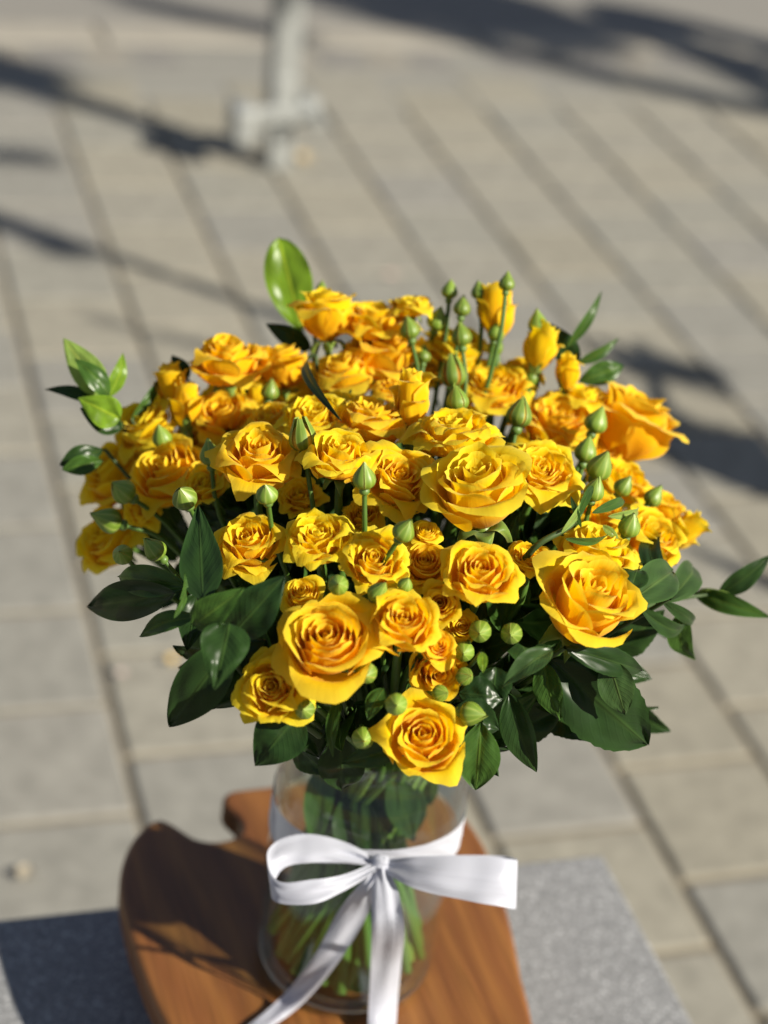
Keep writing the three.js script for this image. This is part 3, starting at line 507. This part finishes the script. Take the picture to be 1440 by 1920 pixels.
sprig('ruscus_sprig', 'thin green blade rising between the left roses against the pavement', 'leaf', [[246, 786, 302, 698, 24, 'mid', 0.0, -0.01, { turn: 0.6 }]]);
sprig('ruscus_sprig', 'small dark leaf behind the opening buds at the upper left', 'leaf', [[352, 712, 322, 666, 36, 'deep', -0.02, -0.02, {}]]);
sprig('leafy_bud', 'dark pointed leaf curled round a bud, the outermost on the left', 'leaf', [[196, 842, 112, 872, 50, 'deep', 0.0, 0.0, { shape: 1.3 }], [194, 864, 116, 880, 40, 'mid', 0.012, 0.012, { shape: 1.2, fold: 0.5 }]]);
sprig('ruscus_sprig', 'cluster of large dark green leaves on the left below the roses', 'leafy branch',
  [[380, 1125, 372, 948, 82, 'dark', 0.06, 0.06, { shape: 0.72, bend: -0.04 }], [350, 1100, 222, 1082, 62, 'mid', 0.045, 0.045, { fold: 0.1 }], [330, 1112, 165, 1137, 78, 'dark', 0.05, 0.05, { bend: 0.05 }], [326, 1160, 346, 1074, 22, 'mid', 0.068, 0.068, { turn: 0.9 }], [366, 1156, 262, 1194, 44, 'mid', 0.05, 0.05, { turn: 0.5 }], [362, 1172, 458, 1102, 64, 'mid', 0.072, 0.075, { shape: 0.7 }], [430, 1196, 534, 1080, 92, 'dark', 0.045, 0.06, { shape: 0.95 }],
    [430, 1168, 402, 1294, 92, 'deep', 0.068, 0.075, { shape: 0.62 }], [442, 1196, 317, 1362, 100, 'dark', 0.045, 0.04, { shape: 0.95, bend: 0.06 }], [500, 1200, 400, 1330, 110, 'dark', 0.02, 0.02, {}], [370, 1110, 350, 1220, 60, 'dark', 0.03, 0.03, {}]],
  [[372, 1120, 0.05], [400, 1180, 0.045], [470, 1280, 0.02], [600, 1380, -0.03]]);
sprig('rose_leaf', 'dark heart-shaped leaf hanging left of the vase neck', 'leaf', [[560, 1336, 478, 1436, 104, 'dark', 0.02, 0.03, { shape: 0.75 }]]);
sprig('ruscus_sprig', 'grassy green blades fanning out at the upper right edge', 'leafy shoot',
  [[1062, 652, 1128, 546, 22, 'mid', -0.02, -0.03, { turn: 0.4 }], [1080, 682, 1160, 634, 24, 'mid', -0.02, -0.03, { turn: 0.5 }], [1084, 716, 1169, 686, 46, 'mid', -0.02, -0.03, { shape: 1.1 }], [1082, 690, 1030, 606, 50, 'deep', -0.03, -0.03, {}]],
  [[1070, 660, -0.02], [1075, 720, -0.03], [1040, 840, -0.06], [960, 980, -0.1]]);
sprig('ruscus_sprig', 'dark curved leaf standing against the right edge roses', 'leaf', [[1256, 1122, 1246, 992, 44, 'dark', 0.04, 0.04, { sway: 0.12 }]]);
sprig('rose_leaf', 'broad mid green leaf under the right edge roses', 'leaf', [[1186, 1124, 1262, 1070, 80, 'grey', 0.03, 0.035, { shape: 0.8 }]]);
sprig('rose_leaf', 'dark leaf behind the big front right rose', 'leaf', [[1180, 1110, 1196, 1062, 54, 'deep', 0.03, 0.03, {}]]);
sprig('ruscus_sprig', 'long leafy twig reaching out to the right frame edge', 'leafy branch',
  [[1346, 1116, 1446, 1040, 44, 'deep', 0.0, 0.0, { turn: 0.3 }], [1300, 1112, 1446, 1158, 40, 'mid', 0.0, 0.0, { fold: 0.4 }], [1252, 1128, 1296, 1060, 58, 'grey', 0.01, 0.01, { turn: 0.3 }], [1200, 1140, 1286, 1170, 34, 'deep', 0.005, 0.005, { sway: -0.1 }], [1280, 1140, 1304, 1238, 48, 'mid', 0.005, 0.0, { sway: -0.12, turn: 0.2 }], [1240, 1126, 1300, 1165, 26, 'deep', 0.012, 0.012, {}], [1310, 1106, 1370, 1112, 22, 'pale', 0.004, 0.0, { turn: 0.5 }]],
  [[1350, 1112, 0], [1290, 1120, 0], [1200, 1142, 0], [1080, 1200, -0.03], [900, 1330, -0.08]]);
sprig('rose_shoot', 'pale green stalks and narrow sepals between the stacked buds and the front right rose', 'stalks',
  [[1052, 1000, 1096, 922, 16, 'pale', 0.035, 0.04, { turn: 0.5 }], [1080, 975, 1112, 908, 16, 'mid', 0.04, 0.045, {}], [1110, 962, 1170, 938, 20, 'mid', 0.035, 0.035, {}], [1140, 968, 1196, 950, 20, 'pale', 0.03, 0.03, { turn: 0.5 }], [1060, 1010, 1140, 1002, 18, 'mid', 0.03, 0.03, { turn: 0.7 }], [1090, 990, 1070, 930, 12, 'mid', 0.04, 0.04, {}], [1130, 985, 1160, 1010, 16, 'pale', 0.03, 0.03, {}]],
  [[1110, 915, 0.04], [1070, 985, 0.035], [1010, 1020, 0.02], [960, 1080, -0.02]]);
sprig('rose_leaf', 'large glossy dark leaf with a pale sheen at the lower right', 'leaf', [[1030, 1236, 1216, 1398, 150, 'dark', 0.0, 0.0, { serrate: 0.7, fold: 0.12, shape: 0.9, bend: 0.1 }]]);
sprig('rose_leaf', 'dark green leaves spreading below the big front right rose', 'rose leaves',
  [[1060, 1214, 1204, 1258, 56, 'dark', 0.03, 0.02, { serrate: 0.5 }], [1140, 1236, 1172, 1340, 70, 'grey', 0.025, 0.02, {}], [1020, 1240, 1050, 1350, 60, 'mid', 0.0, 0.0, { turn: 0.4 }]]);
sprig('rose_leaf', 'pale curled leaf below the two dim round buds', 'leaf', [[1036, 1218, 942, 1288, 48, 'grey', 0.035, 0.03, { fold: 0.6, turn: 0.3 }]]);
sprig('rose_leaf', 'narrow folded leaf hanging down right of the vase', 'leaf', [[955, 1300, 1006, 1448, 66, 'deep', 0.0, 0.0, { fold: 0.6, turn: 0.3 }]]);
sprig('rose_leaf', 'blunt green leaf hanging over the right of the vase neck', 'leaf', [[902, 1352, 892, 1482, 88, 'mid', 0.012, 0.012, { shape: 1.1, bend: 0.06 }]]);
sprig('rose_leaf', 'serrated dark leaves around the pointed bud beside the lowest rose', 'rose leaves', [[860, 1300, 944, 1310, 76, 'dark', 0.0, 0.005, { serrate: 0.8 }], [850, 1330, 936, 1368, 80, 'dark', 0.005, 0.005, { serrate: 0.8 }], [930, 1250, 920, 1330, 70, 'dark', 0.0, 0.0, { serrate: 0.8 }]]);
sprig('rose_leaf', 'grey-green leaf lying flat behind the dark translucent bud', 'leaf', [[755, 1400, 640, 1432, 48, 'grey', 0.012, 0.012, { bend: 0.05 }]]);
sprig('rose_leaf', 'little bright green leaf scrap in the shade below the two dim buds', 'leaf', [[904, 1222, 906, 1262, 20, 'bright', 0.035, 0.035, {}]]);
sprig('rose_leaf', 'thin green leaves hanging into the vase neck on the left', 'rose leaves', [[640, 1300, 624, 1420, 30, 'mid', 0.01, 0.01, { turn: 0.6 }], [640, 1380, 640, 1480, 90, 'dark', -0.04, -0.06, {}], [560, 1330, 600, 1420, 70, 'dark', -0.04, -0.05, {}], [720, 1290, 690, 1350, 40, 'mid', 0.02, 0.02, { turn: 0.4 }]]);
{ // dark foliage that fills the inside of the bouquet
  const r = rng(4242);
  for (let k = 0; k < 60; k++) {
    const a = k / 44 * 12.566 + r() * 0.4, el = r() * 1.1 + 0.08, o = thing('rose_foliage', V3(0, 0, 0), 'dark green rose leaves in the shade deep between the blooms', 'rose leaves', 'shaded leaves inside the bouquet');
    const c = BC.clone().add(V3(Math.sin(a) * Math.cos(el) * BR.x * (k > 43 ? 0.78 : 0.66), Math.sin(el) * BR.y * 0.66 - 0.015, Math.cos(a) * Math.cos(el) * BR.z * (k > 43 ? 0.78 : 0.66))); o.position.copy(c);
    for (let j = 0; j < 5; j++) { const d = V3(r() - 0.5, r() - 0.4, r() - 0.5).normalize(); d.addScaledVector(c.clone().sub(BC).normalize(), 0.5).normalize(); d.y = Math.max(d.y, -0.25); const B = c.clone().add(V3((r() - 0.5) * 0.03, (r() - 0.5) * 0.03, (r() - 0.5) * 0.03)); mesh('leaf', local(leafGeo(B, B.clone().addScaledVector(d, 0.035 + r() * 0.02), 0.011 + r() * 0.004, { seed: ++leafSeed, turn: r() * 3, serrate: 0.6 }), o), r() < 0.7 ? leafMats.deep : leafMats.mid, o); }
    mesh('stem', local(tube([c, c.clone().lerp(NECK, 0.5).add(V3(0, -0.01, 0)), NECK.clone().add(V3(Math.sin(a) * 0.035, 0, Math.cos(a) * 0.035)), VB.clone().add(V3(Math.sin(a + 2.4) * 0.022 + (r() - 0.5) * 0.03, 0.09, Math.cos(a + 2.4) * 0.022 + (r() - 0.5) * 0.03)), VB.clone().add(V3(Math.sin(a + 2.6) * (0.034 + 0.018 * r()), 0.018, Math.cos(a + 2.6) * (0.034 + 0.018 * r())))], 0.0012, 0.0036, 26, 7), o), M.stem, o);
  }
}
{ // the cut stems that fill the jar
  const r = rng(717), o = thing('stem_bundle', VB.clone().add(V3(0, 0.016, 0)), 'bundle of cut green stems filling the glass vase down to its base', 'stems');
  for (let k = 0; k < 84; k++) {
    const a = k * 2.399, q = Math.sqrt((k + 0.5) / 84), b = a + 1.9 + 0.7 * r(), q0 = 0.008 + 0.043 * q, q1 = 0.006 + 0.038 * q * (0.75 + 0.35 * r());
    const B = VB.clone().add(V3(Math.sin(a) * q0, 0.018 + 0.012 * r() * r(), Math.cos(a) * q0)), T = VB.clone().add(V3(Math.sin(b) * q1, 0.2, Math.cos(b) * q1)), m = B.clone().lerp(T, 0.5).add(V3((r() - 0.5) * 0.006, 0, (r() - 0.5) * 0.006));
    mesh('stem', local(tube([B, m, T], 0.0026 + 0.0012 * r(), 0.0022, 14, 8), o), k % 3 ? M.stem : M.stemLit, o);
  }
}
{ // leaves pressed inside the upper part of the jar
  const r = rng(99), o = thing('vase_foliage', VB.clone().add(V3(0, 0.12, 0)), 'dark green leaves pressed inside the neck of the glass vase', 'rose leaves');
  for (let k = 0; k < 15; k++) { const a = k * 2.4, q = 0.026 + 0.018 * r(), h = 0.11 + 0.055 * r(), B = VB.clone().add(V3(Math.sin(a) * q * 0.8, h + 0.035, Math.cos(a) * q * 0.8)), T = VB.clone().add(V3(Math.sin(a + 0.5) * q * 1.12, h - 0.015, Math.cos(a + 0.5) * q * 1.12)); mesh('leaf', local(leafGeo(B, T, 0.009 + 0.004 * r(), { seed: ++leafSeed, turn: r() - 0.5, bend: 0.03 }), o), r() < 0.6 ? leafMats.deep : leafMats.mid, o); }
}
// ------------------------------------------------------------------ steel post with its foot bracket
{
  const g = onY(518, 308, 0), o = thing('steel_post', g, 'light grey metal post with a bracket foot on the pavement behind the bouquet', 'post'); o.rotation.set(0, -YAW, 0.035);
  const post = new RoundedBoxGeometry(0.058, 2.6, 0.058, 2, 0.008); post.translate(0, 1.3 + 0.1, 0); mesh('pole', post, M.galv, o);
  const foot = new RoundedBoxGeometry(0.05, 0.2, 0.05, 2, 0.006); foot.translate(-0.002, 0.1, 0.012); mesh('foot', foot, M.galv, o);
  const bar = new RoundedBoxGeometry(0.17, 0.034, 0.022, 2, 0.006); bar.translate(-0.018, 0.125, 0.042); mesh('crossbar', bar, M.galv, o);
  const b1 = new RoundedBoxGeometry(0.05, 0.08, 0.075, 2, 0.012); b1.translate(-0.086, 0.105, 0.03); mesh('clamp', b1, M.galv, o);
  const b2 = new RoundedBoxGeometry(0.04, 0.045, 0.06, 2, 0.012); b2.translate(0.056, 0.13, 0.01); mesh('clamp', b2, M.galv, o);
  const b3 = new THREE.CylinderGeometry(0.014, 0.014, 0.03, 6); b3.rotateX(Math.PI / 2); b3.translate(0.06, 0.125, 0.078); mesh('bolt', b3, M.galv, o);
}
// ------------------------------------------------------------------ fallen petals and specks on the pavement
function scrap(x, y, s, col, name, label, cat) {
  const p = onY(x, y, 0.004), r = rng(x * 7 + y), g = grid(8, 6, (u, v) => { const w = Math.sin(Math.PI * (0.1 + 0.85 * v)); return [u * s * 0.5 * w, 0.003 + s * 0.12 * (u * u + 0.4 * Math.sin(v * 5) + 0.3), (v - 0.5) * s]; });
  g.rotateY(r() * 6); const m = mesh(name, g, std({ color: rgb(...col), roughness: 0.8 })); m.position.copy(p); tag(m, label, cat);
}
scrap(324, 1240, 0.015, [0.8, 0.55, 0.15], 'fallen_petal', 'blurred yellow petal lying on the pavement at the left', 'petal');
scrap(228, 1266, 0.013, [0.6, 0.48, 0.43], 'fallen_petal', 'pale pinkish petal lying in the paving seam at the left', 'petal');
scrap(735, 520, 0.022, [0.5, 0.38, 0.33], 'fallen_petal', 'faint pinkish petal on the pavement above the bouquet', 'petal');
scrap(572, 300, 0.035, [0.5, 0.38, 0.2], 'fallen_leaf', 'small tan dry leaf beside the foot of the grey post', 'leaf');
scrap(48, 1640, 0.02, [0.4, 0.35, 0.26], 'fallen_leaf', 'tan dry leaf on the pavement at the lower left edge', 'leaf');

// ------------------------------------------------------------------ street trees beyond the frame on the right, whose shadows cross the pavement
const sunward = (x, y, h) => onY(x, y, 0).addScaledVector(SUN, h / SUN.y);   // what stands at height h and shades that spot
function limb(o, pts, r0, r1, name = 'branch') { mesh(name, local(tube(pts, r0, r1, 30, 9), o), M.bark, o); }
function clump(o, c, R, n, seed, size = 0.05) {
  const r = rng(seed), gs = []; for (let i = 0; i < n; i++) { const d = V3(r() - 0.5, r() - 0.5, r() - 0.5).normalize().multiplyScalar(R * Math.cbrt(r())), B = c.clone().add(d), T = B.clone().add(V3(r() - 0.5, r() - 0.5, r() - 0.5).normalize().multiplyScalar(size * 1.6)); gs.push(leafGeo2(B, T, size * 0.45)); }
  const m = mesh('crown', local(mergeGeometries(gs), o), leafMats.crown, o); m.userData.kind = 'stuff';
}
leafMats.crown = std({ color: rgb(0.06, 0.11, 0.03), roughness: 0.7 });
function leafGeo2(B, T, w) { const ax = T.clone().sub(B), s = ax.clone().cross(V3(0.31, 0.9, 0.2)).normalize().multiplyScalar(w), n = ax.clone().cross(s).normalize().multiplyScalar(w * 0.4); return grid(2, 3, (u, v) => { const k = Math.sin(Math.PI * (0.06 + 0.9 * v)), p = B.clone().addScaledVector(ax, v).addScaledVector(s, u * k).addScaledVector(n, Math.abs(u) * k); return [p.x, p.y, p.z]; }); }
{
  const b = onY(1800, 1055, 0), o = thing('street_tree', b, 'young street tree outside the picture on the right, near the bench', 'tree', undefined);
  limb(o, [b, b.clone().add(V3(0.01, 0.6, 0)), b.clone().add(V3(0, 1.4, 0.01)), b.clone().add(V3(0.02, 2.4, 0.0)), b.clone().add(V3(0, 3.2, 0))], 0.02, 0.009, 'trunk');
  limb(o, [sunward(1440, 905, 0.35), sunward(1300, 840, 0.42), sunward(1220, 700, 0.55), sunward(1200, 640, 0.62)], 0.016, 0.008);
  clump(o, sunward(1240, 690, 0.9), 0.055, 60, 31, 0.03);
  clump(o, sunward(1370, 850, 0.9), 0.08, 90, 32, 0.035);
  limb(o, [sunward(1440, 1090, 0.55), sunward(1370, 1060, 0.6), sunward(1290, 1020, 0.65)], 0.02, 0.008);
  limb(o, [sunward(560, 712, 1.15), sunward(400, 655, 1.2), sunward(160, 592, 1.3)], 0.012, 0.008);
  clump(o, b.clone().add(V3(0, 3.5, 0)), 0.6, 500, 33, 0.08);
}
{
  const b = onY(2300, 330, 0), o = thing('street_tree', b, 'larger street tree outside the picture on the right, by the kerb', 'tree', undefined);
  const h = 2.2;
  limb(o, [b, b.clone().add(V3(0, 1.0, 0)), sunward(1500, 215, h - 0.3), sunward(1180, 150, h), sunward(820, 60, h + 0.3), sunward(650, 10, h + 0.5), sunward(400, -70, h + 0.9)], 0.09, 0.05, 'trunk');
  limb(o, [sunward(1500, 140, h), sunward(1300, 85, h + 0.2), sunward(1000, 35, h + 0.4), sunward(780, -20, h + 0.6)], 0.05, 0.08);
  limb(o, [sunward(540, 62, h + 0.6), sunward(380, 28, h + 0.8), sunward(240, -5, h + 1.0)], 0.06, 0.05);
  clump(o, sunward(880, 10, h + 0.5), 0.22, 700, 41, 0.06);
  clump(o, sunward(740, -30, h + 0.6), 0.25, 500, 42, 0.06);
  limb(o, [sunward(120, 470, 1.9), sunward(60, 435, 2.0), sunward(-60, 400, 2.1)], 0.035, 0.03);
  limb(o, [sunward(80, 295, 2.2), sunward(20, 292, 2.3), sunward(-60, 285, 2.4)], 0.03, 0.03);
  clump(o, sunward(-10, 130, 2.4), 0.1, 120, 43, 0.05);
}
renderer.render(scene, camera);
